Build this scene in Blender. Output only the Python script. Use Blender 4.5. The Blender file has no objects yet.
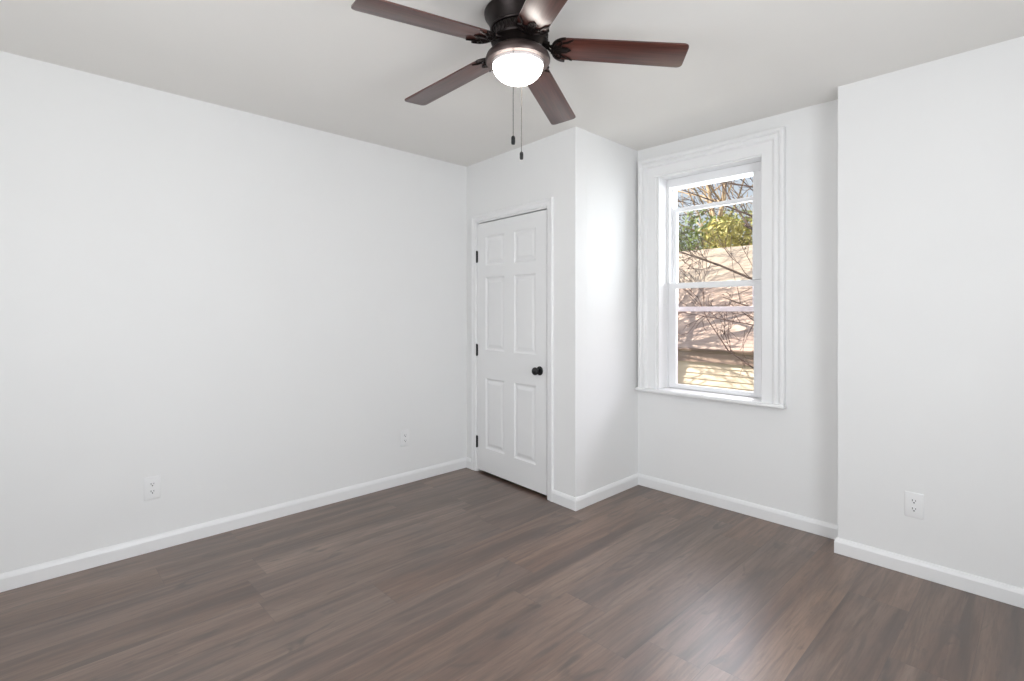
import bpy, bmesh, math, random
from mathutils import Vector, Matrix
D = bpy.data
SC = bpy.context.scene
COL = SC.collection
PI = math.pi

# ---------------------------------------------------------------- camera
FPX, HOR = 514.6, 311.5
AX = Vector((0.69256, 0.72136, 0)); AF = Vector((-0.72136, 0.69256, 0))   # camera right / forward
cd = D.cameras.new('camera'); cam = D.objects.new('camera', cd); COL.objects.link(cam)
cam.location = (0, 0, 1.31)
cam.rotation_euler = (PI / 2, 0, math.atan2(-AF.x, AF.y))
cd.sensor_fit = 'HORIZONTAL'; cd.sensor_width = 36; cd.lens = FPX / 1024 * 36
cd.shift_y = -(340.5 - HOR) / 1024
cd.clip_start = 0.05; cd.clip_end = 300
SC.camera = cam

# ---------------------------------------------------------------- exposure, sky, sun, daylight and fill lamps
vs = SC.view_settings
vs.view_transform = 'Standard'; vs.look = 'None'; vs.gamma = 1; vs.use_curve_mapping = False
vs.exposure = 0.05
w = D.worlds.new('sky'); SC.world = w; w.use_nodes = True
nt = w.node_tree; nt.nodes.clear()
sky = nt.nodes.new('ShaderNodeTexSky'); sky.sky_type = 'NISHITA'; sky.sun_disc = False
sky.sun_elevation = math.radians(38); sky.sun_rotation = math.radians(240); sky.dust_density = 2.5
bg = nt.nodes.new('ShaderNodeBackground'); bg.inputs['Strength'].default_value = 0.16
wo = nt.nodes.new('ShaderNodeOutputWorld')
hz = nt.nodes.new('ShaderNodeMix'); hz.data_type = 'RGBA'; hz.inputs[0].default_value = 0.62; hz.inputs[7].default_value = (5.3, 5.6, 6.1, 1)   # thin bright haze
nt.links.new(sky.outputs[0], hz.inputs[6]); nt.links.new(hz.outputs[2], bg.inputs[0]); nt.links.new(bg.outputs[0], wo.inputs[0])

def lamp(name, kind, loc, direction, energy, color=(1, 1, 1), size=None):
    l = D.lights.new(name, kind); l.energy = energy; l.color = color
    o = D.objects.new(name, l); COL.objects.link(o); o.location = loc
    o.rotation_euler = Vector(direction).to_track_quat('-Z', 'Y').to_euler()
    if size:
        l.shape = 'RECTANGLE'; l.size, l.size_y = size
    return o
sun = lamp('sunlight', 'SUN', (0, 0, 20), (0.66, 0.50, -0.56), 9.4, (1.0, 0.93, 0.82)); sun.data.angle = 0.005
lamp('daylight_side_window', 'AREA', (1.02, 0.95, 1.50), (-1, 0, 0), 26, (0.89, 0.945, 1.0), (1.24, 1.54))
lamp('rear_window_fill', 'AREA', (-1.1, -1.02, 1.45), (0, 1, 0), 16, (0.89, 0.945, 1.0), (1.34, 1.64))  # fill lamp added in an unseen opening to light the far walls
lamp('front_window_fill', 'AREA', (-0.90, 4.55, 2.35), (-0.1, -1, -0.35), 215, (0.87, 0.92, 1.0), (3.1, 2.3))  # area lamp added outside the glass for floor glare and closet side wall
# upward lamps added inside the window openings to brighten the ceiling
lamp('ceiling_fill_side', 'AREA', (0.97, 0.95, 1.10), (-1, 0, 0.9), 16, (0.97, 0.98, 1.0), (1.2, 0.6))
lamp('ceiling_fill_rear', 'AREA', (-1.1, -0.97, 1.10), (0, 1, 0.9), 14, (0.98, 0.985, 1.0), (1.3, 0.6))

# ---------------------------------------------------------------- materials
def node_mat(name):
    m = D.materials.new(name); m.use_nodes = True
    t = m.node_tree; b = t.nodes['Principled BSDF']
    return m, t, b
def N(t, kind, **kw):
    n = t.nodes.new(kind)
    for k, v in kw.items(): setattr(n, k, v)
    return n
def math_n(t, op, a, b=None, c=None):
    n = t.nodes.new('ShaderNodeMath'); n.operation = op
    for i, v in enumerate((a, b, c)):
        if v is None: continue
        if isinstance(v, (int, float)): n.inputs[i].default_value = v
        else: t.links.new(v, n.inputs[i])
    return n.outputs[0]
def ramp(t, fac, stops):
    r = t.nodes.new('ShaderNodeValToRGB'); e = r.color_ramp.elements
    while len(e) < len(stops): e.new(0.5)
    for el, (p, c) in zip(e, stops): el.position = p; el.color = (*c, 1)
    t.links.new(fac, r.inputs[0]); return r.outputs[0]
def mixc(t, fac, a, b, mode='MIX'):
    n = t.nodes.new('ShaderNodeMix'); n.data_type = 'RGBA'; n.blend_type = mode
    for sock, v in ((n.inputs[0], fac), (n.inputs[6], a), (n.inputs[7], b)):
        if isinstance(v, (int, float)): sock.default_value = v
        elif isinstance(v, tuple): sock.default_value = (*v, 1)
        else: t.links.new(v, sock)
    return n.outputs[2]
def simple(name, col, rough=0.5, metal=0.0, noise=0.0, nscale=20, bump=0.0, bscale=200, spec=0.5, coat=0):
    m, t, b = node_mat(name)
    b.inputs['Base Color'].default_value = (*col, 1); b.inputs['Roughness'].default_value = rough
    b.inputs['Metallic'].default_value = metal; b.inputs['Specular IOR Level'].default_value = spec
    b.inputs['Coat Weight'].default_value = coat
    tc = N(t, 'ShaderNodeTexCoord')
    if noise:
        n = N(t, 'ShaderNodeTexNoise'); n.inputs['Scale'].default_value = nscale; n.inputs['Detail'].default_value = 5
        t.links.new(tc.outputs['Object'], n.inputs['Vector'])
        a = tuple(c * (1 - noise) for c in col); c2 = tuple(min(1, c * (1 + noise)) for c in col)
        t.links.new(ramp(t, n.outputs[0], [(0.3, a), (0.7, c2)]), b.inputs['Base Color'])
    if bump:
        n = N(t, 'ShaderNodeTexNoise'); n.inputs['Scale'].default_value = bscale
        t.links.new(tc.outputs['Object'], n.inputs['Vector'])
        bp = N(t, 'ShaderNodeBump'); bp.inputs['Strength'].default_value = bump; bp.inputs['Distance'].default_value = 0.002
        t.links.new(n.outputs[0], bp.inputs['Height']); t.links.new(bp.outputs[0], b.inputs['Normal'])
    return m

M_WALL = simple('white_wall_paint', (0.86, 0.86, 0.855), 0.55, noise=0.006, nscale=3, bump=0.08, bscale=260, spec=0.3)
M_CEIL = simple('white_ceiling_paint', (0.865, 0.85, 0.82), 0.8, noise=0.006, nscale=3, bump=0.05, bscale=200, spec=0.2)
M_TRIM = simple('white_trim_gloss', (0.88, 0.88, 0.88), 0.32, noise=0.004, nscale=6)
M_DOOR = simple('white_door_paint', (0.86, 0.86, 0.86), 0.38, noise=0.004, nscale=6, bump=0.05, bscale=120)
M_VINYL = simple('white_vinyl', (0.89, 0.89, 0.90), 0.35, noise=0.003, nscale=9)
M_PLATE = simple('white_plastic', (0.88, 0.88, 0.88), 0.3, noise=0.003, nscale=30)
M_SLOT = simple('dark_slot', (0.03, 0.03, 0.03), 0.6, noise=0.1, nscale=80)
M_BLACK = simple('black_iron', (0.012, 0.012, 0.013), 0.38, metal=0.3, noise=0.15, nscale=60)
M_BRONZE = simple('dark_bronze', (0.022, 0.017, 0.016), 0.36, metal=0.75, noise=0.25, nscale=40, spec=0.35)
M_RING = simple('dome_lit_bronze', (0.085, 0.062, 0.058), 0.38, metal=0.6, noise=0.15, nscale=40)  # bronze made lighter: the dome's light on the fitter put into its colour
M_RIM = simple('frosted_glass_rim', (0.72, 0.66, 0.65), 0.3, noise=0.03, nscale=20)
M_CHAIN = simple('bronze_chain', (0.10, 0.09, 0.08), 0.45, metal=0.6, noise=0.1, nscale=90)

def mat_floor():
    m, t, b = node_mat('brown_laminate_planks')
    L = t.links.new
    tc = N(t, 'ShaderNodeTexCoord'); sp = N(t, 'ShaderNodeSeparateXYZ'); L(tc.outputs['Object'], sp.inputs[0])
    x, y = sp.outputs[0], sp.outputs[1]
    PW, PL = 0.228, 1.32
    u = math_n(t, 'DIVIDE', math_n(t, 'ADD', x, 0.875 + 20 * PW), PW)
    row = math_n(t, 'FLOOR', u); fu = math_n(t, 'FRACT', u)
    wn = N(t, 'ShaderNodeTexWhiteNoise', noise_dimensions='1D'); L(row, wn.inputs['W'])
    v = math_n(t, 'ADD', math_n(t, 'DIVIDE', math_n(t, 'ADD', y, 10), PL), math_n(t, 'MULTIPLY', wn.outputs[0], 7.3))
    pid = math_n(t, 'FLOOR', v); fv = math_n(t, 'FRACT', v)
    cb = N(t, 'ShaderNodeCombineXYZ'); L(row, cb.inputs[0]); L(pid, cb.inputs[1])
    wn2 = N(t, 'ShaderNodeTexWhiteNoise', noise_dimensions='3D'); L(cb.outputs[0], wn2.inputs['Vector'])
    rnd = wn2.outputs[0]; sr = N(t, 'ShaderNodeSeparateColor'); L(wn2.outputs[1], sr.inputs[0])
    # grain: long stretched noise, shifted for every plank
    gv = N(t, 'ShaderNodeCombineXYZ')
    L(math_n(t, 'ADD', math_n(t, 'MULTIPLY', x, 1.0), math_n(t, 'MULTIPLY', rnd, 37)), gv.inputs[0])
    L(math_n(t, 'ADD', math_n(t, 'MULTIPLY', y, 0.065), math_n(t, 'MULTIPLY', sr.outputs[0], 19)), gv.inputs[1])
    L(math_n(t, 'MULTIPLY', rnd, 11), gv.inputs[2])
    def noise(scale, det, rough=0.6, dist=0.0, vec=gv):
        n = N(t, 'ShaderNodeTexNoise'); n.inputs['Scale'].default_value = scale; n.inputs['Detail'].default_value = det
        n.inputs['Roughness'].default_value = rough; n.inputs['Distortion'].default_value = dist
        L(vec.outputs[0], n.inputs['Vector']); return n.outputs[0]
    broad = noise(7, 5, 0.55, 1.0)
    fine = noise(70, 7, 0.7, 0.45)
    gv2 = N(t, 'ShaderNodeCombineXYZ')
    L(math_n(t, 'ADD', x, math_n(t, 'MULTIPLY', sr.outputs[1], 23)), gv2.inputs[0])
    L(math_n(t, 'ADD', math_n(t, 'MULTIPLY', y, 0.28), math_n(t, 'MULTIPLY', rnd, 29)), gv2.inputs[1])
    patch = noise(5.5, 4, 0.6, 0.9, gv2)
    knot = noise(10.0, 3, 0.5, 1.6, gv2)
    c = ramp(t, broad, [(0.32, (0.088, 0.056, 0.043)), (0.48, (0.178, 0.120, 0.094)), (0.68, (0.265, 0.188, 0.148))])
    c = mixc(t, math_n(t, 'MULTIPLY', ramp(t, fine, [(0.44, (0, 0, 0)), (0.62, (1, 1, 1))]), 0.42), c, (0.072, 0.047, 0.036))
    mid = noise(15, 5, 0.6, 1.3)
    c = mixc(t, math_n(t, 'MULTIPLY', ramp(t, mid, [(0.53, (0, 0, 0)), (0.66, (1, 1, 1))]), 0.62), c, (0.078, 0.054, 0.043))
    c = mixc(t, math_n(t, 'MULTIPLY', ramp(t, mid, [(0.30, (1, 1, 1)), (0.42, (0, 0, 0))]), 0.35), c, (0.30, 0.225, 0.175))
    c = mixc(t, math_n(t, 'MULTIPLY', ramp(t, patch, [(0.50, (0, 0, 0)), (0.72, (1, 1, 1))]), 0.55), c, (0.085, 0.066, 0.060))
    c = mixc(t, math_n(t, 'MULTIPLY', ramp(t, knot, [(0.62, (0, 0, 0)), (0.74, (1, 1, 1))]), 0.7), c, (0.055, 0.040, 0.034))
    hsv = N(t, 'ShaderNodeHueSaturation'); L(c, hsv.inputs['Color'])
    L(math_n(t, 'ADD', math_n(t, 'MULTIPLY', sr.outputs[2], 0.26), 0.72), hsv.inputs['Value'])
    L(math_n(t, 'ADD', math_n(t, 'MULTIPLY', sr.outputs[1], 0.25), 1.10), hsv.inputs['Saturation'])
    # joints
    eu = math_n(t, 'MULTIPLY', math_n(t, 'MINIMUM', fu, math_n(t, 'SUBTRACT', 1, fu)), PW)
    ev = math_n(t, 'MULTIPLY', math_n(t, 'MINIMUM', fv, math_n(t, 'SUBTRACT', 1, fv)), PL)
    e = math_n(t, 'MINIMUM', eu, ev)
    gap = math_n(t, 'SUBTRACT', 1, math_n(t, 'MINIMUM', math_n(t, 'DIVIDE', e, 0.0016), 1))
    c = mixc(t, math_n(t, 'MULTIPLY', gap, 0.6), hsv.outputs[0], (0.03, 0.022, 0.018))
    L(c, b.inputs['Base Color'])
    L(math_n(t, 'ADD', math_n(t, 'MULTIPLY', fine, 0.08), 0.335), b.inputs['Roughness'])
    b.inputs['Specular IOR Level'].default_value = 1.1
    b.inputs['Coat Weight'].default_value = 0.18; b.inputs['Coat Roughness'].default_value = 0.30
    bp = N(t, 'ShaderNodeBump'); bp.inputs['Strength'].default_value = 0.25; bp.inputs['Distance'].default_value = 0.0012
    L(math_n(t, 'SUBTRACT', math_n(t, 'MULTIPLY', fine, -0.5), gap), bp.inputs['Height']); L(bp.outputs[0], b.inputs['Normal'])
    return m
M_FLOOR = mat_floor()

def mat_blade():
    m, t, b = node_mat('mahogany_blade')
    tc = N(t, 'ShaderNodeTexCoord'); mp = N(t, 'ShaderNodeMapping'); mp.inputs['Scale'].default_value = (1.2, 22, 6)
    t.links.new(tc.outputs['Object'], mp.inputs[0])
    n = N(t, 'ShaderNodeTexNoise'); n.inputs['Scale'].default_value = 5; n.inputs['Detail'].default_value = 6
    n.inputs['Distortion'].default_value = 0.4
    t.links.new(mp.outputs[0], n.inputs['Vector'])
    t.links.new(ramp(t, n.outputs[0], [(0.3, (0.040, 0.011, 0.008)), (0.55, (0.080, 0.023, 0.016)), (0.75, (0.118, 0.038, 0.026))]), b.inputs['Base Color'])
    b.inputs['Roughness'].default_value = 0.30; b.inputs['Specular IOR Level'].default_value = 0.6
    b.inputs['Coat Weight'].default_value = 0.25; b.inputs['Coat Roughness'].default_value = 0.30
    return m
M_BLADE = mat_blade()

def mat_lens():
    m, t, b = node_mat('lit_frosted_glass')
    b.inputs['Base Color'].default_value = (0.9, 0.9, 0.88, 1); b.inputs['Roughness'].default_value = 0.3
    lw = N(t, 'ShaderNodeLayerWeight'); lw.inputs[0].default_value = 0.35
    n = N(t, 'ShaderNodeTexNoise'); n.inputs['Scale'].default_value = 4
    b.inputs['Emission Color'].default_value = (1.0, 0.95, 0.88, 1)
    t.links.new(math_n(t, 'ADD', math_n(t, 'MULTIPLY', n.outputs[0], 0.3), 24.0), b.inputs['Emission Strength'])
    t.nodes.remove(lw)
    return m
M_LENS = mat_lens()

def mat_glass(name, tint):
    m = D.materials.new(name); m.use_nodes = True; t = m.node_tree; t.nodes.clear()
    o = N(t, 'ShaderNodeOutputMaterial'); mx = N(t, 'ShaderNodeMixShader'); fr = N(t, 'ShaderNodeFresnel')
    fr.inputs[0].default_value = 1.22
    tr = N(t, 'ShaderNodeBsdfTransparent'); tr.inputs[0].default_value = (*tint, 1)
    gl = N(t, 'ShaderNodeBsdfGlossy'); gl.inputs['Roughness'].default_value = 0.02
    L = t.links.new
    L(fr.outputs[0], mx.inputs[0]); L(tr.outputs[0], mx.inputs[1]); L(gl.outputs[0], mx.inputs[2]); L(mx.outputs[0], o.inputs[0])
    return m
M_GLASS = mat_glass('clear_window_glass', (0.97, 0.97, 0.96))
M_GLASS_LOW = mat_glass('coated_window_glass', (0.975, 0.94, 0.95))

def mat_shingle():
    m, t, b = node_mat('tan_roof_shingles')
    tc = N(t, 'ShaderNodeTexCoord'); L = t.links.new
    br = N(t, 'ShaderNodeTexBrick'); br.inputs['Scale'].default_value = 1.0
    br.inputs['Brick Width'].default_value = 0.30; br.inputs['Row Height'].default_value = 0.14; br.inputs['Mortar Size'].default_value = 0.008
    br.inputs['Color1'].default_value = (0.60, 0.50, 0.42, 1); br.inputs['Color2'].default_value = (0.50, 0.41, 0.35, 1)
    br.inputs['Mortar'].default_value = (0.32, 0.26, 0.23, 1)
    L(tc.outputs['UV'], br.inputs['Vector'])
    n = N(t, 'ShaderNodeTexNoise'); n.inputs['Scale'].default_value = 1.6; n.inputs['Detail'].default_value = 6
    L(tc.outputs['UV'], n.inputs['Vector'])
    L(mixc(t, 0.45, br.outputs[0], ramp(t, n.outputs[0], [(0.35, (0.42, 0.33, 0.29)), (0.65, (0.68, 0.57, 0.46))])), b.inputs['Base Color'])
    b.inputs['Roughness'].default_value = 0.9
    return m
M_SHINGLE = mat_shingle()
M_SIDING = simple('cream_siding', (0.74, 0.655, 0.50), 0.6, noise=0.04, nscale=2)
M_GUTTER = simple('brown_gutter', (0.23, 0.17, 0.135), 0.45, noise=0.06, nscale=4)
M_SOFFIT = simple('taupe_fascia', (0.40, 0.31, 0.25), 0.6, noise=0.05, nscale=4)
M_GRASS = simple('lawn', (0.12, 0.16, 0.06), 0.9, noise=0.35, nscale=3)
M_BARK = simple('dark_bark', (0.085, 0.055, 0.045), 0.85, noise=0.35, nscale=12)
M_TAN = simple('tan_bark', (0.52, 0.38, 0.25), 0.85, noise=0.35, nscale=5)
M_GREYBARK = simple('grey_bark', (0.30, 0.235, 0.19), 0.85, noise=0.3, nscale=5)
M_LEAF = [simple('olive_leaves', (0.34, 0.36, 0.10), 0.5, noise=0.35, nscale=1.6),
          simple('green_leaves', (0.20, 0.27, 0.085), 0.5, noise=0.35, nscale=1.6),
          simple('yellow_green_leaves', (0.50, 0.46, 0.17), 0.5, noise=0.35, nscale=1.6)]
M_BRICKOUT = simple('outer_render', (0.45, 0.33, 0.27), 0.85, noise=0.1, nscale=5)

# ---------------------------------------------------------------- mesh helpers
def link(name, bm, mat, parent=None, smooth=False, angle=35):
    me = D.meshes.new(name)
    bmesh.ops.recalc_face_normals(bm, faces=bm.faces)
    bm.to_mesh(me); bm.free()
    for m in (mat if isinstance(mat, (list, tuple)) else [mat]): me.materials.append(m)
    if smooth:
        for p in me.polygons: p.use_smooth = True
        me.set_sharp_from_angle(angle=math.radians(angle))
    o = D.objects.new(name, me); COL.objects.link(o)
    if parent: o.parent = parent
    return o
def empty(name, loc, rz=0.0):
    o = D.objects.new(name, None); COL.objects.link(o); o.location = loc; o.rotation_euler = (0, 0, rz)
    o.empty_display_size = 0.1
    return o
def tag(o, label, cat, group=None):
    o['label'] = label; o['category'] = cat
    if group: o['group'] = group
    return o
def struct(o, label=None):
    o['kind'] = 'structure'
    if label: o['label'] = label
    return o
def box(bm, a, b, bevel=0.0, seg=2):
    r = bmesh.ops.create_cube(bm, size=1)['verts']
    a, b = Vector(a), Vector(b); c = (a + b) / 2; s = b - a
    for v in r: v.co = Vector((v.co.x * s.x, v.co.y * s.y, v.co.z * s.z)) + c
    if bevel:
        es = list({e for v in r for e in v.link_edges})
        bmesh.ops.bevel(bm, geom=es, offset=bevel, segments=seg, affect='EDGES', profile=0.5)
def lathe(bm, prof, seg=48, center=(0, 0, 0)):
    c = Vector(center); rings = []
    for r, z in prof:
        if r < 1e-6: rings.append([bm.verts.new(c + Vector((0, 0, z)))])
        else: rings.append([bm.verts.new(c + Vector((r * math.cos(2 * PI * i / seg), r * math.sin(2 * PI * i / seg), z))) for i in range(seg)])
    for A, B in zip(rings, rings[1:]):
        for i in range(seg):
            j = (i + 1) % seg
            if len(A) == 1: bm.faces.new((A[0], B[j], B[i]))
            elif len(B) == 1: bm.faces.new((A[i], A[j], B[0]))
            else: bm.faces.new((A[i], A[j], B[j], B[i]))
def tube(bm, pts, rad, seg=6, closed=False):
    pts = [Vector(p) for p in pts]; n = len(pts)
    rads = rad if isinstance(rad, (list, tuple)) else [rad] * n
    rings = []; ref = None
    for i, p in enumerate(pts):
        if closed: d = pts[(i + 1) % n] - pts[i - 1]
        else: d = pts[min(i + 1, n - 1)] - pts[max(i - 1, 0)]
        d.normalize()
        if ref is None: ref = d.orthogonal().normalized()
        ref = (ref - d * ref.dot(d))
        if ref.length < 1e-5: ref = d.orthogonal()
        ref.normalize(); q = d.cross(ref)
        rings.append([bm.verts.new(p + (ref * math.cos(2 * PI * k / seg) + q * math.sin(2 * PI * k / seg)) * rads[i]) for k in range(seg)])
    m = n if closed else n - 1
    for i in range(m):
        A, B = rings[i], rings[(i + 1) % n]
        for k in range(seg): bm.faces.new((A[k], A[(k + 1) % seg], B[(k + 1) % seg], B[k]))
    if not closed:
        bm.faces.new(rings[0][::-1]); bm.faces.new(rings[-1])
def prism(bm, poly, z0, z1, bevel=0):
    """poly in xy, extruded from z0 to z1"""
    lo = [bm.verts.new((x, y, z0)) for x, y in poly]; hi = [bm.verts.new((x, y, z1)) for x, y in poly]
    fs = [bm.faces.new(lo[::-1]), bm.faces.new(hi)]
    n = len(poly)
    for i in range(n): fs.append(bm.faces.new((lo[i], lo[(i + 1) % n], hi[(i + 1) % n], hi[i])))
    if bevel:
        es = list(fs[0].edges) + list(fs[1].edges)
        bmesh.ops.bevel(bm, geom=es, offset=bevel, segments=2, affect='EDGES', profile=0.5)
def sweep_profile(bm, path, prof, P):
    """prof: list of (offset outwards, proud).  path: list of fn(off) -> base point (2-D mitred), P maps (pt, proud) to 3-D"""
    rings = [[bm.verts.new(P(f(o), d)) for o, d in prof] for f in path]
    n = len(prof)
    for A, B in zip(rings, rings[1:]):
        for i in range(n):
            j = (i + 1) % n
            bm.faces.new((A[i], A[j], B[j], B[i]))
    bm.faces.new(rings[0]); bm.faces.new(rings[-1][::-1])

# ---------------------------------------------------------------- room shell
XL, XR, YR = -3.395, 1.0, -1.0           # left wall, side wall behind the camera's right, rear wall
YD, YW, YB = 2.652, 3.397, 3.212         # closet front, window wall, projecting right wall
XC, XB = -2.158, -0.79                   # closet side face, left edge of the projection
CH = 2.53
def shell(name, boxes, mat=M_WALL, label=None):
    bm = bmesh.new()
    for a, b in boxes: box(bm, a, b)
    return struct(link(name, bm, mat), label)
YO = 3.66                                # outer face of the window wall
shell('floor', [((XL - 0.2, YR - 0.2, -0.2), (XR + 0.2, YO, 0))], M_FLOOR, 'brown laminate plank floor')
shell('ceiling', [((XL - 0.2, YR - 0.2, CH), (XR + 0.2, YO, CH + 0.25))], M_CEIL, 'plain white ceiling')
SKEW = math.radians(-3.588); PIV = Vector((XC, YD, 0))                # the closet front is a little out of square
RSK = Matrix.Translation(PIV) @ Matrix.Rotation(SKEW, 4, 'Z') @ Matrix.Translation(-PIV)
def sk(x, y=YD): p = RSK @ Vector((x, y, 0)); return (p.x, p.y)
DX0, DX1, DZ = -3.257, -2.416, 2.043     # rough opening of the closet door
wc = shell('wall_closet', [((XL - 0.04, YD, 0), (DX0, YD + 0.11, CH)), ((DX1, YD, 0), (XC, YD + 0.11, CH)), ((DX0, YD, DZ), (DX1, YD + 0.11, CH))], label='white closet wall around the door'); wc.matrix_world = RSK
shell('wall_closet_side', [((XC - 0.11, YD + 0.11, 0), (XC, YW, CH))], label='narrow white closet side wall')
WX0, WX1, WZ0, WZ1 = -1.984, -1.252, 0.712, 2.300
shell('wall_window', [((XL, YW, 0), (WX0, YO, CH)), ((WX1, YW, 0), (XB + 0.4, YO, CH)), ((WX0, YW, 0), (WX1, YO, WZ0)), ((WX0, YW, WZ1), (WX1, YO, CH))], label='white wall with the window')
shell('wall_right', [((XB, YB, 0), (XR + 0.2, YW, CH)), ((XB + 0.4, YW, 0), (XR + 0.2, YO, CH))], label='projecting plain white wall on the right')
shell('wall_left', [((XL - 0.2, YR - 0.2, 0), (XL, YO, CH))], label='long plain white wall on the left')
def holed(name, axis, plane, thick, lo, hi, h0, h1, z0, z1):
    bs = []
    for a0, a1, c0, c1 in ((lo, h0, 0, CH), (h1, hi, 0, CH), (h0, h1, 0, z0), (h0, h1, z1, CH)):
        if axis == 'x': bs.append(((plane, a0, c0), (plane + thick, a1, c1)))
        else: bs.append(((a0, plane + thick, c0), (a1, plane, c1)))
    return shell(name, bs)
holed('wall_side', 'x', XR, 0.2, YR - 0.2, YB, 0.30, 1.60, 0.70, 2.30)
holed('wall_rear', 'y', YR, -0.2, XL, XR, -1.8, -0.4, 0.60, 2.30)
# the two windows behind the camera: sash bars and panes
def rear_window(name, axis, plane, a0, a1, z0, z1):
    e = empty(name, (0, 0, 0)); struct(e)
    def bx(bm, p0, p1, q0, q1, d0, d1):
        if axis == 'x': box(bm, (plane + d0, p0, q0), (plane + d1, p1, q1))
        else: box(bm, (p0, plane - d1, q0), (p1, plane - d0, q1))
    bm = bmesh.new(); mz = (z0 + z1) / 2
    for r in ((a0, a0 + 0.05, z0, z1), (a1 - 0.05, a1, z0, z1), (a0 + 0.05, a1 - 0.05, z0, z0 + 0.06), (a0 + 0.05, a1 - 0.05, z1 - 0.05, z1), (a0 + 0.05, a1 - 0.05, mz - 0.02, mz + 0.02)):
        bx(bm, *r, 0.08, 0.12)
    link('sash', bm, M_VINYL, e)
    bm = bmesh.new(); bx(bm, a0 + 0.05, a1 - 0.05, z0 + 0.06, z1 - 0.05, 0.098, 0.102); link('pane', bm, M_GLASS, e)
rear_window('window_2', 'x', XR, 0.30, 1.60, 0.70, 2.30)
rear_window('window_3', 'y', YR, -1.8, -0.4, 0.60, 2.30)  # unseen window, added as the opening for the rear lamps

# ---------------------------------------------------------------- baseboards
BP = [(0, 0), (0.015, 0), (0.015, 0.060), (0.011, 0.072), (0.006, 0.080), (0.003, 0.082), (0, 0.082)]
def baseboard(name, pts, mat=M_TRIM):
    """pts: polyline on the wall faces, room on the left-hand side of travel"""
    bm = bmesh.new(); P = [Vector((x, y, 0)) for x, y in pts]; rings = []
    for i, p in enumerate(P):
        ns = []
        if i > 0: d = (P[i] - P[i - 1]).normalized(); ns.append(Vector((-d.y, d.x, 0)))
        if i < len(P) - 1: d = (P[i + 1] - P[i]).normalized(); ns.append(Vector((-d.y, d.x, 0)))
        n = ns[0] if len(ns) == 1 else (ns[0] + ns[1]) / (1 + ns[0].dot(ns[1]))
        rings.append([bm.verts.new(p + n * o + Vector((0, 0, z + 0.001))) for o, z in BP])
    k = len(BP)
    for A, B in zip(rings, rings[1:]):
        for i in range(k): bm.faces.new((A[i], A[(i + 1) % k], B[(i + 1) % k], B[i]))
    bm.faces.new(rings[0]); bm.faces.new(rings[-1][::-1])
    return struct(link(name, bm, mat))
CX0, CX1 = -3.314, -2.359      # outer edges of the door casing
baseboard('baseboard_left', [sk(CX0), (XL, sk(XL + 0.003)[1]), (XL, YR)])
baseboard('baseboard_window', [(XB + 0.1, YW), (XC, YW), (XC, YD), sk(CX1)])
baseboard('baseboard_right', [(XR, YB), (XB, YB), (XB, YW - 0.016)])
baseboard('baseboard_side', [(XR, YR), (XR, YB - 0.016)])
baseboard('baseboard_rear', [(XL + 0.016, YR), (XR - 0.016, YR)])

# ---------------------------------------------------------------- closet door
door = empty('door_1', ((DX0 + DX1) / 2, YD, 0)); struct(door, 'white six-panel closet door with black knob')
def rel(bm, o): bmesh.ops.translate(bm, verts=bm.verts, vec=-Vector(o.location))
LX0, LX1, LZ0, LZ1 = -3.243, -2.430, 0.022, 2.024
bm = bmesh.new()
cols = [(-3.137, -2.899), (-2.783, -2.545)]
rows = [(0.210, 0.775), (1.000, 1.585), (1.678, 1.912)]
xs = [LX0] + [v for c in cols for v in c] + [LX1]
zs = [LZ0] + [v for r in rows for v in r] + [LZ1]
V = {}
def dv(x, z, d=0.0):
    k = (round(x, 5), round(z, 5), round(d, 5))
    if k not in V: V[k] = bm.verts.new((x, YD + 0.001 + d, z))
    return V[k]
for i in range(len(xs) - 1):
    for j in range(len(zs) - 1):
        if i % 2 == 1 and j % 2 == 1:
            x0, x1, z0, z1 = xs[i], xs[i + 1], zs[j], zs[j + 1]
            rings = [(0, 0), (0.007, 0.007), (0.014, 0.010), (0.022, 0.010), (0.045, 0.0035)]
            R = [[dv(x0 + o, z0 + o, d), dv(x1 - o, z0 + o, d), dv(x1 - o, z1 - o, d), dv(x0 + o, z1 - o, d)] for o, d in rings]
            for A, B in zip(R, R[1:]):
                for k in range(4): bm.faces.new((A[k], A[(k + 1) % 4], B[(k + 1) % 4], B[k]))
            bm.faces.new(R[-1])
        else:
            bm.faces.new((dv(xs[i], zs[j]), dv(xs[i + 1], zs[j]), dv(xs[i + 1], zs[j + 1]), dv(xs[i], zs[j + 1])))
bd = [e for e in bm.edges if e.is_boundary]
ex = bmesh.ops.extrude_edge_only(bm, edges=bd)
nv = [g for g in ex['geom'] if isinstance(g, bmesh.types.BMVert)]
for v in nv: v.co.y += 0.035
bmesh.ops.contextual_create(bm, geom=[g for g in ex['geom'] if isinstance(g, bmesh.types.BMEdge)])
rel(bm, door); link('door_leaf', bm, M_DOOR, door)
# jamb lining
bm = bmesh.new()
box(bm, (DX0, YD + 0.002, 0), (LX0 - 0.003, YD + 0.11, DZ)); box(bm, (LX1 + 0.003, YD + 0.002, 0), (DX1, YD + 0.11, DZ))
box(bm, (LX0 - 0.003, YD + 0.002, LZ1 + 0.009), (LX1 + 0.003, YD + 0.11, DZ))
for a, b in (((LX0 - 0.003, YD + 0.04, 0), (LX0 + 0.012, YD + 0.055, DZ - 0.01)), ((LX1 - 0.012, YD + 0.04, 0), (LX1 + 0.003, YD + 0.055, DZ - 0.01))): box(bm, a, b)
rel(bm, door); link('jamb', bm, M_TRIM, door)
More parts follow.
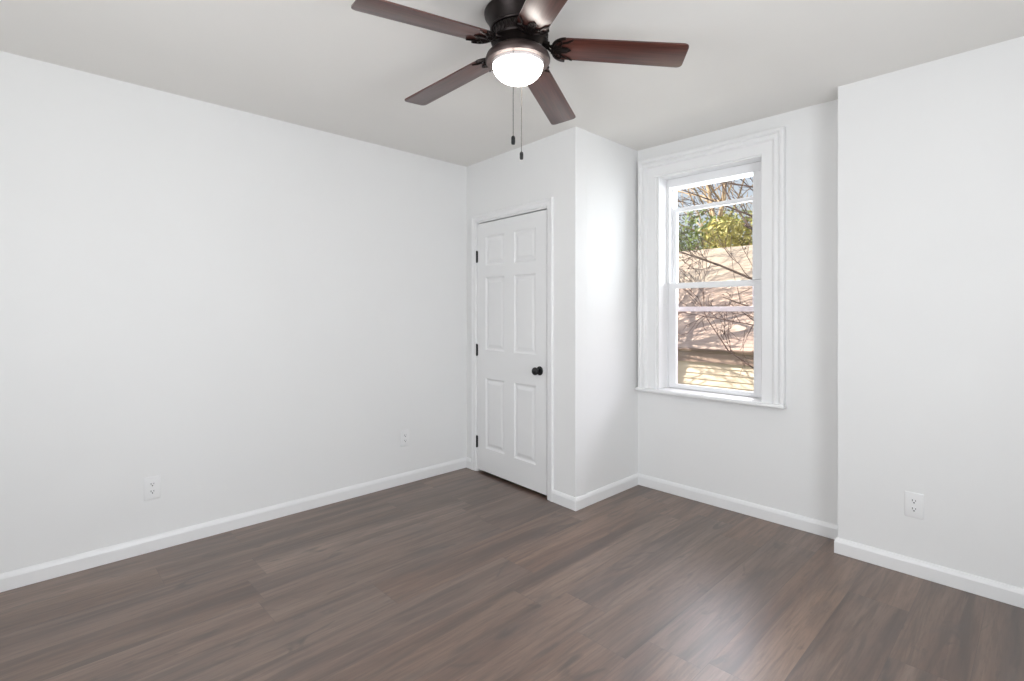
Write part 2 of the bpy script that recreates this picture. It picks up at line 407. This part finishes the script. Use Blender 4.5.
# casing, mitred
def frame_sweep(prof, x0, x1, z0, z1, yface):
    bm = bmesh.new()
    path = [lambda o: (x0 - o, z0), lambda o: (x0 - o, z1 + o), lambda o: (x1 + o, z1 + o), lambda o: (x1 + o, z0)]
    sweep_profile(bm, path, prof, lambda p, d: Vector((p[0], yface - d, p[1])))
    return bm
dprof = [(0, 0), (0, 0.009), (0.006, 0.012), (0.030, 0.013), (0.036, 0.017), (0.050, 0.018), (0.055, 0.015), (0.057, 0.010), (0.057, 0)]
bm = frame_sweep(dprof, DX0, DX1, 0.001, DZ, YD); rel(bm, door); link('casing', bm, M_TRIM, door)
for hz in (0.245, 0.995, 1.758):
    bm = bmesh.new(); hx = LX0 - 0.004
    lathe(bm, [(0, -0.050), (0.004, -0.049), (0.0065, -0.045)] + [(0.0075, z) for z in (-0.045, 0.045)] + [(0.0065, 0.046), (0.004, 0.050), (0, 0.051)], 12, (hx, YD - 0.004, hz))
    box(bm, (hx - 0.012, YD - 0.002, hz - 0.045), (hx + 0.010, YD + 0.0005, hz + 0.045), 0.0008)
    for q in (-0.03, 0, 0.03): lathe(bm, [(0.0078, q - 0.001), (0.0082, q), (0.0078, q + 0.001)], 12, (hx, YD - 0.004, hz))
    rel(bm, door); link('hinge', bm, M_BLACK, door, True)['label'] = 'black hinge'
kn = empty('knob', (0, 0, 0)); kn.parent = door
kx, kz = -2.500, 0.889
def lathe_y(prof, seg=32):
    bm = bmesh.new(); lathe(bm, prof, seg)
    bmesh.ops.rotate(bm, verts=bm.verts, cent=(0, 0, 0), matrix=Matrix.Rotation(PI / 2, 3, 'X'))   # +z -> -y
    bmesh.ops.translate(bm, verts=bm.verts, vec=(kx, YD, kz)); rel(bm, door); return bm
link('rose', lathe_y([(0, -0.001), (0.032, -0.001), (0.032, 0.004), (0.029, 0.008), (0.018, 0.011), (0.013, 0.013), (0, 0.013)]), M_BLACK, kn, True)
link('knob_ball', lathe_y([(0.012, 0.010), (0.0115, 0.024), (0.014, 0.028), (0.022, 0.033), (0.0275, 0.041), (0.028, 0.048), (0.025, 0.056), (0.017, 0.062), (0.008, 0.064), (0, 0.0645)]), M_BLACK, kn, True)
kn['label'] = 'round black door knob'
door.location = RSK @ door.location; door.rotation_euler = (0, 0, SKEW)

# ---------------------------------------------------------------- window
win = empty('window_1', ((WX0 + WX1) / 2, YW, WZ0)); struct(win, 'white double-hung window in a deep moulded casing')
def wlink(name, bm, mat=M_TRIM, parent=win, **k):
    rel(bm, win); return link(name, bm, mat, parent, **k)
wprof = [(0, 0), (0, 0.014), (0.004, 0.018), (0.068, 0.018), (0.072, 0.022), (0.078, 0.032), (0.086, 0.035), (0.100, 0.033), (0.106, 0.028), (0.110, 0.034), (0.118, 0.042), (0.132, 0.042), (0.138, 0.038), (0.138, 0)]
wlink('casing', frame_sweep(wprof, WX0 - 0.012, WX1, 0.742, WZ1, YW))
bm = bmesh.new()
SY = 3.52
for a, b in (((WX0 - 0.0005, YW - 0.001, WZ0), (WX0 + 0.006, YO - 0.02, WZ1)), ((WX1 - 0.006, YW - 0.001, WZ0), (WX1 + 0.0005, YO - 0.02, WZ1)), ((WX0 + 0.006, YW - 0.001, WZ1 - 0.006), (WX1 - 0.006, YO - 0.02, WZ1 + 0.0005))): box(bm, a, b)
wlink('jamb', bm)
bm = bmesh.new()      # vinyl frame: head and side tracks
box(bm, (WX0 + 0.006, SY - 0.012, 2.234), (WX1 - 0.006, YO - 0.03, WZ1 - 0.006), 0.003)
box(bm, (-1.353, SY - 0.010, 1.522), (WX1 - 0.044, YO - 0.03, 2.234), 0.002)
box(bm, (WX0 + 0.006, SY - 0.012, 0.74), (WX0 + 0.012, YO - 0.03, 2.234)); box(bm, (WX1 - 0.043, SY - 0.012, 0.74), (WX1 - 0.006, YO - 0.03, 2.234), 0.002)
box(bm, (WX0 + 0.012, SY - 0.010, 1.52), (WX0 + 0.026, SY + 0.010, 2.234)); box(bm, (WX0 + 0.012, SY + 0.052, 0.74), (WX0 + 0.022, SY + 0.06, 2.234))
wlink('side_track', bm, M_VINYL)
bm = bmesh.new(); box(bm, (-2.150, YW - 0.055, 0.716), (-1.108, YW + 0.0, 0.742), 0.009, 3)
box(bm, (WX0 + 0.001, YW - 0.01, 0.7125), (WX1 - 0.001, SY + 0.045, 0.742), 0.002)
wlink('stool', bm, M_TRIM, smooth=True)
bm = bmesh.new(); box(bm, (WX0 + 0.001, SY + 0.045, 0.7125), (WX1 - 0.001, YO + 0.05, 0.735)); wlink('outer_sill', bm)
def sash(name, x0, x1, z0, z1, y0, y1, st, top, bot, glass):
    bm = bmesh.new()
    box(bm, (x0, y0, z0), (x0 + st, y1, z1), 0.003); box(bm, (x1 - st, y0, z0), (x1, y1, z1), 0.003)
    box(bm, (x0 + st - 0.003, y0, z0), (x1 - st + 0.003, y1, z0 + bot), 0.003); box(bm, (x0 + st - 0.003, y0, z1 - top), (x1 - st + 0.003, y1, z1), 0.003)
    s = wlink(name, bm, M_VINYL)
    ym = (y0 + y1) / 2; bm = bmesh.new()
    box(bm, (x0 + st - 0.008, ym - 0.002, z0 + bot - 0.008), (x1 - st + 0.008, ym + 0.002, z1 - top + 0.008))
    wlink('pane', bm, glass, s)
    return s
SX0, SX1 = WX0 + 0.012, WX1 - 0.043
sash('lower_sash', SX0, SX1, 0.743, 1.521, SY, SY + 0.035, 0.058, 0.041, 0.030, M_GLASS_LOW)
us = sash('upper_sash', SX0 + 0.001, -1.354, 1.311, 2.088, SY + 0.060, SY + 0.095, 0.030, 0.028, 0.034, M_GLASS)
# fixed storm pane outside, closing the gap over the lowered sash
bm = bmesh.new(); box(bm, (WX0 + 0.02, YO - 0.028, 0.73), (WX1 - 0.02, YO - 0.025, 2.25)); wlink('storm_pane', bm, M_GLASS)

# ---------------------------------------------------------------- power outlets
def outlet(loc, rz, label):
    e = empty('wall_outlet', loc, rz); tag(e, label, 'outlet', 'duplex outlets low on the walls')      # local: -y points into the room
    bm = bmesh.new(); box(bm, (-0.038, -0.006, -0.062), (0.038, 0.0, 0.062), 0.003, 3)
    link('cover_plate', bm, M_PLATE, e, True)
    for s in (0.020, -0.020):
        bm = bmesh.new(); poly = []
        for k in range(24):
            a = 2 * PI * k / 24; poly.append((max(-0.0135, min(0.0135, 0.0172 * math.cos(a))), 0.0145 * math.sin(a)))
        prism(bm, poly, 0, 0.0016)
        bmesh.ops.rotate(bm, verts=bm.verts, cent=(0, 0, 0), matrix=Matrix.Rotation(PI / 2, 3, 'X'))
        bmesh.ops.translate(bm, verts=bm.verts, vec=(0, -0.006, s))
        so = link('socket', bm, M_PLATE, e)
        bm = bmesh.new()
        box(bm, (-0.0078, -0.0082, s - 0.001), (-0.0050, -0.0074, s + 0.008)); box(bm, (0.0050, -0.0082, s), (0.0075, -0.0074, s + 0.007))
        for k in range(1):
            q = [(0.0032 * math.cos(2 * PI * i / 12), 0.0032 * math.sin(2 * PI * i / 12)) for i in range(12)]
            lo = [bm.verts.new((x, -0.0082, s - 0.007 + z)) for x, z in q]; bm.faces.new(lo)
        link('slots', bm, M_SLOT, so)
    bm = bmesh.new(); lathe(bm, [(0.003, 0), (0.003, 0.0008), (0, 0.0012)], 10)
    bmesh.ops.rotate(bm, verts=bm.verts, cent=(0, 0, 0), matrix=Matrix.Rotation(PI / 2, 3, 'X')); bmesh.ops.translate(bm, verts=bm.verts, vec=(0, -0.006, 0))
    link('screw', bm, M_PLATE, e)
outlet((XL, 0.530, 0.346), PI / 2, 'white duplex outlet on the long left wall, nearest the camera')
outlet((XL, 2.127, 0.346), PI / 2, 'white duplex outlet on the left wall close to the closet door')
outlet((-0.460, YB, 0.349), 0, 'white duplex outlet on the projecting right wall')

# ---------------------------------------------------------------- ceiling fan
FX, FY, ZB, TH, PITCH, RT = -1.4886, 1.4716, 2.3886, 0.7415, 0.168, 0.664
DROOP, TILT_X, TILT_Y = 0.080, 0.0153, -0.0363     # sagging blades, hanging slightly out of level
def fz(prof): return [(r * 1.02, min(0.0, z * 1.02 + 0.0244)) for r, z in prof]
fan = empty('ceiling_fan', (FX, FY, CH))
tag(fan, 'five-blade mahogany ceiling fan with lit frosted dome light', 'ceiling fan')
zc = ZB - CH
bm = bmesh.new()
lathe(bm, [(0, 0), (0.132, 0), (0.137, -0.003)] + fz([(0.138, -0.030), (0.141, -0.036), (0.139, -0.046), (0.132, -0.054), (0.126, -0.066), (0.119, -0.082), (0.115, -0.095), (0.118, -0.099), (0.115, -0.104), (0, -0.104)]), 64)
link('motor_housing', bm, M_BRONZE, fan, True)
bm = bmesh.new()      # flywheel ring with cast ribs
lathe(bm, fz([(0, -0.104), (0.106, -0.104), (0.110, -0.108), (0.110, -0.142), (0.115, -0.146), (0.112, -0.152), (0.095, -0.160), (0.08, -0.172), (0, -0.172)]), 64)
for k in range(40):
    a = 2 * PI * k / 40
    c, s = math.cos(a), math.sin(a); c2, s2 = math.cos(a + 0.06), math.sin(a + 0.06)
    tube(bm, [(0.113 * c, 0.113 * s, -0.087), (0.114 * c2, 0.114 * s2, -0.104), (0.113 * c, 0.113 * s, -0.121)], 0.0035, 5)
link('hub', bm, M_BRONZE, fan, True)
def rmv(b): bmesh.ops.translate(b, verts=b.verts, vec=-AX * 0.007)      # the light kit hangs a little off centre
bm = bmesh.new()      # light fitter pan
lathe(bm, fz([(0, -0.170), (0.078, -0.170), (0.088, -0.178), (0.110, -0.190), (0.124, -0.203), (0.129, -0.216), (0.129, -0.225), (0.125, -0.231), (0.107, -0.234), (0.104, -0.230), (0.104, -0.205), (0, -0.205)]), 64)
rmv(bm); link('light_fitter', bm, M_RING, fan, True)['label'] = 'bronze light fitter ring'
bm = bmesh.new()
lathe(bm, fz([(0.0995, -0.242)] + [(0.0995 * math.cos(a), -0.242 - 0.068 * math.sin(a)) for a in [PI / 2 * i / 14 for i in range(1, 14)]] + [(0, -0.310)]), 64)
rmv(bm); link('light_dome', bm, M_LENS, fan, True)['label'] = 'lit frosted glass dome'
bm = bmesh.new(); lathe(bm, fz([(0.096, -0.240), (0.1035, -0.224), (0.1035, -0.236), (0.1000, -0.2425), (0.094, -0.2425)]), 64); rmv(bm); link('dome_rim', bm, M_RIM, fan, True)

def outline(r0, r1, hw0, hw1, cr0, cr1, steps=8):
    """blade outline in local xy: root at r0 with big round corners, tip at r1"""
    pts = []
    def arc(cx, cy, r, a0, a1):
        for i in range(steps + 1):
            a = a0 + (a1 - a0) * i / steps; pts.append((cx + r * math.cos(a), cy + r * math.sin(a)))
    arc(r1 - cr1, -hw1 + cr1, cr1, -PI / 2, 0); arc(r1 - cr1, hw1 - cr1, cr1, 0, PI / 2)
    arc(r0 + cr0, hw0 - cr0, cr0, PI / 2, PI); arc(r0 + cr0, -hw0 + cr0, cr0, PI, 1.5 * PI)
    return pts
R0 = 0.140
def make_blade_mesh():
    bm = bmesh.new(); prism(bm, outline(R0, RT, 0.060, 0.0667, 0.048, 0.018), -0.003, 0.003, 0.0012)
    return bm
def make_iron():
    bm = bmesh.new()
    # cranked arm from hub to the blade
    for s in (-1, 1):
        tube(bm, [(0.092, s * 0.010, 0.012), (0.112, s * 0.011, 0.010), (0.128, s * 0.012, -0.004), (0.145, s * 0.014, -0.008), (0.170, s * 0.020, -0.006)], 0.0055, 6)
    box(bm, (0.088, -0.02, 0.006), (0.122, 0.02, 0.016), 0.003)
    # U-shaped border cupping the blade root
    rim = [(x, y) for x, y in outline(R0 - 0.004, R0 + 0.10, 0.063, 0.064, 0.050, 0.002, 10)]
    k = [p for p in rim if p[0] < R0 + 0.092]
    k.sort(key=lambda p: math.atan2(p[1], -(p[0] - (R0 + 0.07))))
    tube(bm, [(x, y, -0.005) for x, y in k], 0.0062, 6)
    # inner leaf and scrolls
    for s in (-1, 1):
        tube(bm, [(R0, s * 0.006, -0.006), (R0 + 0.02, s * 0.018, -0.006), (R0 + 0.032, s * 0.036, -0.006), (R0 + 0.026, s * 0.05, -0.006), (R0 + 0.012, s * 0.046, -0.006), (R0 + 0.014, s * 0.034, -0.006)], [0.006, 0.0055, 0.005, 0.005, 0.004, 0.003], 6)
        tube(bm, [(R0 + 0.03, s * 0.036, -0.006), (R0 + 0.055, s * 0.044, -0.006), (R0 + 0.075, s * 0.058, -0.006)], [0.004, 0.005, 0.003], 6)
        tube(bm, [(R0, 0, -0.006), (R0 + 0.03, s * 0.012, -0.006), (R0 + 0.052, s * 0.012, -0.006), (R0 + 0.068, 0, -0.006)], [0.006, 0.005, 0.004, 0.002], 6)
    prism(bm, [(R0 - 0.012, -0.026), (R0 + 0.012, -0.024), (R0 + 0.028, -0.014), (R0 + 0.045, -0.006), (R0 + 0.062, 0), (R0 + 0.045, 0.006), (R0 + 0.028, 0.014), (R0 + 0.012, 0.024), (R0 - 0.012, 0.026)], -0.008, -0.0035, 0.001)
    for px, py in ((0.014, 0.0), (0.03, 0.036), (0.03, -0.036)): lathe(bm, [(0.005, -0.0075), (0.0045, -0.0095), (0, -0.0105)], 10, (R0 + px, py, 0))
    return bm
b0 = link('blade', make_blade_mesh(), M_BLADE, fan, True)
i0 = link('blade_iron', make_iron(), M_BRONZE, b0, True); i0['label'] = 'scrolled bronze blade bracket'
for k in range(5):
    b = b0 if k == 0 else b0.copy()
    if k:
        COL.objects.link(b); i = i0.copy(); COL.objects.link(i); i.parent = b
    b.parent = fan
    b.matrix_local = Matrix.Translation((0, 0, zc)) @ Matrix.Rotation(TILT_Y, 4, 'X') @ Matrix.Rotation(-TILT_X, 4, 'Y') @ Matrix.Rotation(TH + k * 2 * PI / 5, 4, 'Z') @ Matrix.Rotation(DROOP, 4, 'Y') @ Matrix.Rotation(-PITCH, 4, 'X')

def chain(px, py, z0, z1):
    e = empty('pull_chain', (0, 0, 0)); e.parent = fan
    bm = bmesh.new(); n = int((z0 - z1) / 0.0055)
    for i in range(n):
        z = z0 - (z0 - z1) * i / n
        bmesh.ops.create_icosphere(bm, subdivisions=1, radius=0.0021, matrix=Matrix.Translation((px, py, z)))
    tube(bm, [(px, py, z0), (px, py, z1)], 0.0011, 4)
    link('beads', bm, M_CHAIN, e, True)
    bm = bmesh.new(); lathe(bm, [(0, z1 + 0.004), (0.004, z1 + 0.003), (0.0072, z1 - 0.001), (0.0078, z1 - 0.006), (0.0078, z1 - 0.022), (0.0068, z1 - 0.029), (0, z1 - 0.031)], 16, (px, py, 0))
    link('fob', bm, M_BLACK, e, True)
v = Vector((FX, FY, 0)); 
p1 = -AF * 0.114 - AX * 0.026; p2 = AF * 0.112 + AX * 0.010
chain(p1.x, p1.y, -0.216, 1.982 - CH)
chain(p2.x, p2.y, -0.216, 1.991 - CH)

# ---------------------------------------------------------------- outdoors: ground and neighbour's house
GZ = -3.6
bm = bmesh.new(); box(bm, (-45, 3.8, GZ - 0.3), (35, 70, GZ)); struct(link('ground', bm, M_GRASS), 'lawn outside')
house = empty('neighbour_house', (-4.5, 10.0, GZ))
tag(house, 'cream clapboard house with a tan shingle roof seen through the window', 'house')
HX0, HX1, EY, RY, EZ, RZ_ = -12.0, 3.5, 10.0, 14.5, 0.60, 3.13
def hlink(name, bm, mat, uv=False, **k):
    rel(bm, house); return link(name, bm, mat, house, **k)
bm = bmesh.new()          # clapboard front: lapped profile
lap = 0.115; nlap = int((EZ - 0.1 - GZ) / lap)
for i in range(nlap):
    z0 = GZ + i * lap
    vs_ = [bm.verts.new(p) for p in ((HX0, EY - 0.15, z0), (HX1, EY - 0.15, z0), (HX1, EY - 0.124, z0 + lap), (HX0, EY - 0.124, z0 + lap), (HX0, EY - 0.124, z0), (HX1, EY - 0.124, z0))]
    bm.faces.new((vs_[0], vs_[1], vs_[2], vs_[3])); bm.faces.new((vs_[4], vs_[5], vs_[1], vs_[0]))
box(bm, (HX0, EY - 0.123, GZ), (HX1, 18.8, EZ - 0.05))
hlink('siding_wall', bm, M_SIDING)
bm = bmesh.new()
uvl = bm.loops.layers.uv.new('UVMap')
def slope(y0, z0, y1, z1):
    q = [(HX0 - 0.4, y0, z0), (HX1 + 0.4, y0, z0), (HX1 + 0.4, y1, z1), (HX0 - 0.4, y1, z1)]
    L_ = math.hypot(y1 - y0, z1 - z0)
    hi = [bm.verts.new(p) for p in q]; lo = [bm.verts.new((p[0], p[1], p[2] - 0.08)) for p in q]
    f = bm.faces.new(hi)
    for l, uv in zip(f.loops, ((0, 0), (16, 0), (16, L_), (0, L_))): l[uvl].uv = uv
    bm.faces.new(lo[::-1])
    for i in range(4): bm.faces.new((lo[i], lo[(i + 1) % 4], hi[(i + 1) % 4], hi[i]))
slope(EY - 0.25, EZ - 0.02, RY, RZ_); slope(2 * RY - EY + 0.25, EZ - 0.02, RY + 0.001, RZ_)
hlink('roof', bm, M_SHINGLE)
bm = bmesh.new(); box(bm, (HX0 - 0.4, EY - 0.185, EZ - 0.28), (HX1 + 0.4, EY - 0.151, EZ - 0.06)); box(bm, (HX0 - 0.4, EY - 0.20, EZ - 0.30), (HX1 + 0.4, EY - 0.151, EZ - 0.275))
hlink('fascia', bm, M_SOFFIT)
bm = bmesh.new()
gp = [(EY - 0.19, EZ - 0.03), (EY - 0.29, EZ - 0.03), (EY - 0.29, EZ - 0.05), (EY - 0.27, EZ - 0.09), (EY - 0.19, EZ - 0.11)]
A = [bm.verts.new((HX0 - 0.4, y, z)) for y, z in gp]; B = [bm.verts.new((HX1 + 0.4, y, z)) for y, z in gp]
for i in range(len(gp)): bm.faces.new((A[i], A[(i + 1) % 5], B[(i + 1) % 5], B[i]))
bm.faces.new(A); bm.faces.new(B[::-1])
hlink('gutter', bm, M_GUTTER)

# ---------------------------------------------------------------- outdoors: trees
def wander(rnd, p, d, length, n, bend, lift=0.0):
    pts = [p.copy()]; d = d.normalized(); q = p.copy()
    for i in range(n):
        d = (d + Vector((rnd.gauss(0, bend), rnd.gauss(0, bend), rnd.gauss(0, bend) + lift))).normalized()
        q = q + d * (length / n); pts.append(q.copy())
    return pts, d
def grow(bm, rnd, p, d, length, r, depth, spread=0.8, kids=4, bend=0.13, seg=5, rmin=0.004):
    n = 6 if depth > 1 else 4
    pts, _ = wander(rnd, p, d, length, n, bend, 0.03)
    tube(bm, pts, [max(rmin, r * (1 - 0.7 * i / n)) for i in range(n + 1)], seg if depth > 1 else 4)
    if depth <= 0: return
    for k in range(kids):
        f = 0.25 + 0.72 * (k + rnd.random()) / kids
        i = min(n - 1, int(f * n)); q = pts[i].lerp(pts[i + 1], f * n - i)
        dd = (pts[i + 1] - pts[i]).normalized()
        side = dd.orthogonal(); side.rotate(Matrix.Rotation(rnd.uniform(0, 2 * PI), 3, dd))
        nd = (dd + side.normalized() * spread * rnd.uniform(0.7, 1.3) + Vector((0, 0, 0.12))).normalized()
        grow(bm, rnd, q, nd, length * rnd.uniform(0.45, 0.68), max(rmin, r * (1 - 0.7 * f) * 0.6), depth - 1, spread, kids, bend, seg, rmin)
def bare_tree(loc, height, r, mat, label, seed, depth=3, lean=(0, 0), kids=5, rmin=0.012, extra=None):
    rnd = random.Random(seed); e = empty('bare_tree', loc)
    tag(e, label, 'tree', 'bare trees outside the window')
    bm = bmesh.new()
    pts, d = wander(rnd, Vector((0, 0, 0)), Vector((lean[0], lean[1], 1)), height, 9, 0.05)
    tube(bm, pts, [max(rmin, r * (1 - 0.75 * i / 9)) for i in range(10)], 9)
    link('trunk', bm, mat, e, True)
    bm = bmesh.new()
    for k in range(11):
        f = 0.35 + 0.62 * k / 11; i = min(8, int(f * 9)); q = pts[i]
        a = k * 2.4 + rnd.random()
        grow(bm, rnd, q, Vector((math.cos(a), math.sin(a), rnd.uniform(0.35, 1.0))), height * rnd.uniform(0.22, 0.36), r * (1 - 0.75 * f) * 0.6, depth - 1, kids=kids, rmin=rmin)
    if extra: extra(bm, rnd)
    link('branches', bm, mat, e, True)
    return e
# nearest tree: stands right of the window's view, its boughs reach left across it
def boughs(bm, rnd):
    T = Vector((-0.9, 6.6, GZ))
    def W(x, y, z): return Vector((x, y, z)) - T
    def limb(pts, r0, r1, twigs, tl, seed):
        rr = random.Random(seed); P = [W(*p) for p in pts]; n = len(P) - 1
        tube(bm, P, [r0 + (r1 - r0) * i / n for i in range(n + 1)], 6)
        for k in range(twigs):
            f = rr.uniform(0.25, 1.0) * n; i = min(n - 1, int(f)); q = P[i].lerp(P[i + 1], f - i)
            dd = (P[i + 1] - P[i]).normalized()
            nd = (dd * 0.5 + Vector((rr.uniform(-0.7, 0.5), rr.uniform(-0.5, 0.5), rr.uniform(-0.6, 0.9))))
            grow(bm, rr, q, nd, tl * rr.uniform(0.5, 1.1), 0.005, 2, 0.7, 3, 0.16, 4, 0.0028)
    limb([(-0.95, 6.6, 0.6), (-1.7, 6.4, 1.05), (-2.30, 6.05, 1.66), (-2.7, 6.0, 1.86), (-3.2, 6.0, 2.06), (-3.7, 6.1, 2.4)], 0.024, 0.006, 13, 0.7, 3)
    limb([(-1.0, 6.6, 1.5), (-1.8, 6.3, 2.0), (-2.3, 6.0, 2.38), (-2.75, 5.9, 2.62), (-3.3, 5.9, 2.9)], 0.018, 0.005, 12, 0.7, 5)
    limb([(-0.9, 6.6, -0.4), (-1.6, 6.3, 0.15), (-2.2, 6.0, 0.60), (-2.55, 5.9, 0.86), (-2.8, 5.9, 1.22), (-2.95, 5.95, 1.5)], 0.015, 0.004, 12, 0.6, 8)
    limb([(-0.9, 6.6, 0.1), (-1.7, 6.5, 0.8), (-2.3, 6.4, 1.12), (-2.9, 6.4, 1.22), (-3.4, 6.4, 1.3)], 0.012, 0.004, 10, 0.6, 13)
    limb([(-0.9, 6.6, 2.2), (-1.7, 6.4, 2.65), (-2.4, 6.3, 2.78), (-3.1, 6.3, 3.02)], 0.018, 0.006, 10, 0.7, 21)
bare_tree((-0.9, 6.6, GZ), 8.5, 0.16, M_BARK, 'nearest bare tree, dark twigs crossing the window view in front of the roof', 11, depth=3, kids=4, rmin=0.004, extra=boughs)
# a bare tree south-west of the neighbour's house: it throws the branch shadows on the roof
bare_tree((-9.4, 7.9, GZ), 11.0, 0.18, M_BARK, 'bare tree left of the window view shading the neighbouring roof', 23, depth=4, kids=5, rmin=0.008)
bare_tree((-13.2, 8.2, GZ), 12.0, 0.18, M_BARK, 'farther left bare tree shading the neighbouring roof', 29, depth=4, kids=5, rmin=0.008)
bare_tree((-8.2, 8.7, GZ), 9.5, 0.14, M_BARK, 'slender bare tree close to the neighbouring eaves, left of the window view', 41, depth=3, kids=4, rmin=0.006)
# woodland beyond the ridge
for x, y, h_, r, m, s, lab in ((-11.6, 22.5, 15, 0.19, M_TAN, 3, 'pale tan bare trunk rising behind the roof at the left of the panes'),
                               (-9.3, 24.0, 14, 0.10, M_GREYBARK, 4, 'grey bare tree behind the roof in the middle of the panes'),
                               (-8.3, 21.5, 13, 0.17, M_TAN, 5, 'slim tan bare tree behind the roof at the right of the panes')):
    bare_tree((x, y, GZ), h_, r, m, lab, s, depth=3, kids=3, rmin=0.014)
def leafy(loc, height, rad, mat, label, seed, n=6500):
    rnd = random.Random(seed); e = empty('evergreen_tree', loc); tag(e, label, 'tree', 'leafy trees behind the roof')
    bm = bmesh.new(); pts, _ = wander(rnd, Vector((0, 0, 0)), Vector((0, 0, 1)), height * 0.9, 7, 0.04)
    tube(bm, pts, [0.16 * (1 - 0.8 * i / 7) for i in range(8)], 7); link('trunk', bm, M_GREYBARK, e, True)
    bm = bmesh.new()
    blobs = [(Vector((rnd.gauss(0, rad * 0.42), rnd.gauss(0, rad * 0.42), height * rnd.uniform(0.42, 0.95))), rad * rnd.uniform(0.28, 0.5)) for _ in range(22)]
    for i in range(n):
        c, br = rnd.choice(blobs)
        d = Vector((rnd.gauss(0, 1), rnd.gauss(0, 1), rnd.gauss(0, 1))).normalized()
        p = c + d * br * rnd.uniform(0.6, 1.05); s = rnd.uniform(0.05, 0.095)
        a = (d + Vector((rnd.gauss(0, 0.6), rnd.gauss(0, 0.6), rnd.gauss(0, 0.6)))).normalized(); u = a.orthogonal().normalized(); u.rotate(Matrix.Rotation(rnd.uniform(0, 6.28), 3, a)); q = a.cross(u)
        bm.faces.new([bm.verts.new(p + u * s * 1.5), bm.verts.new(p + q * s * 0.6 + a * s * 0.15), bm.verts.new(p - u * s * 1.5), bm.verts.new(p - q * s * 0.6 + a * s * 0.15)])
    link('foliage', bm, mat, e)
for x, y, h_, r, m, s, lab in ((-10.6, 19.5, 8.5, 1.9, M_LEAF[1], 31, 'green leafy tree just behind the roof ridge at the left of the panes'),
                               (-8.9, 20.6, 8.8, 1.8, M_LEAF[0], 32, 'olive leafy tree behind the roof ridge in the middle of the panes'),
                               (-7.3, 19.5, 8.35, 1.7, M_LEAF[2], 33, 'yellow-green leafy tree behind the roof ridge at the right of the panes'),
                               (-12.6, 21.6, 9.1, 2.0, M_LEAF[0], 34, 'olive leafy tree beside the tan trunk'),
                               (-5.6, 20.8, 8.6, 1.9, M_LEAF[1], 35, 'green leafy tree farthest right behind the roof')):
    leafy((x, y, GZ), h_, r, m, lab, s)
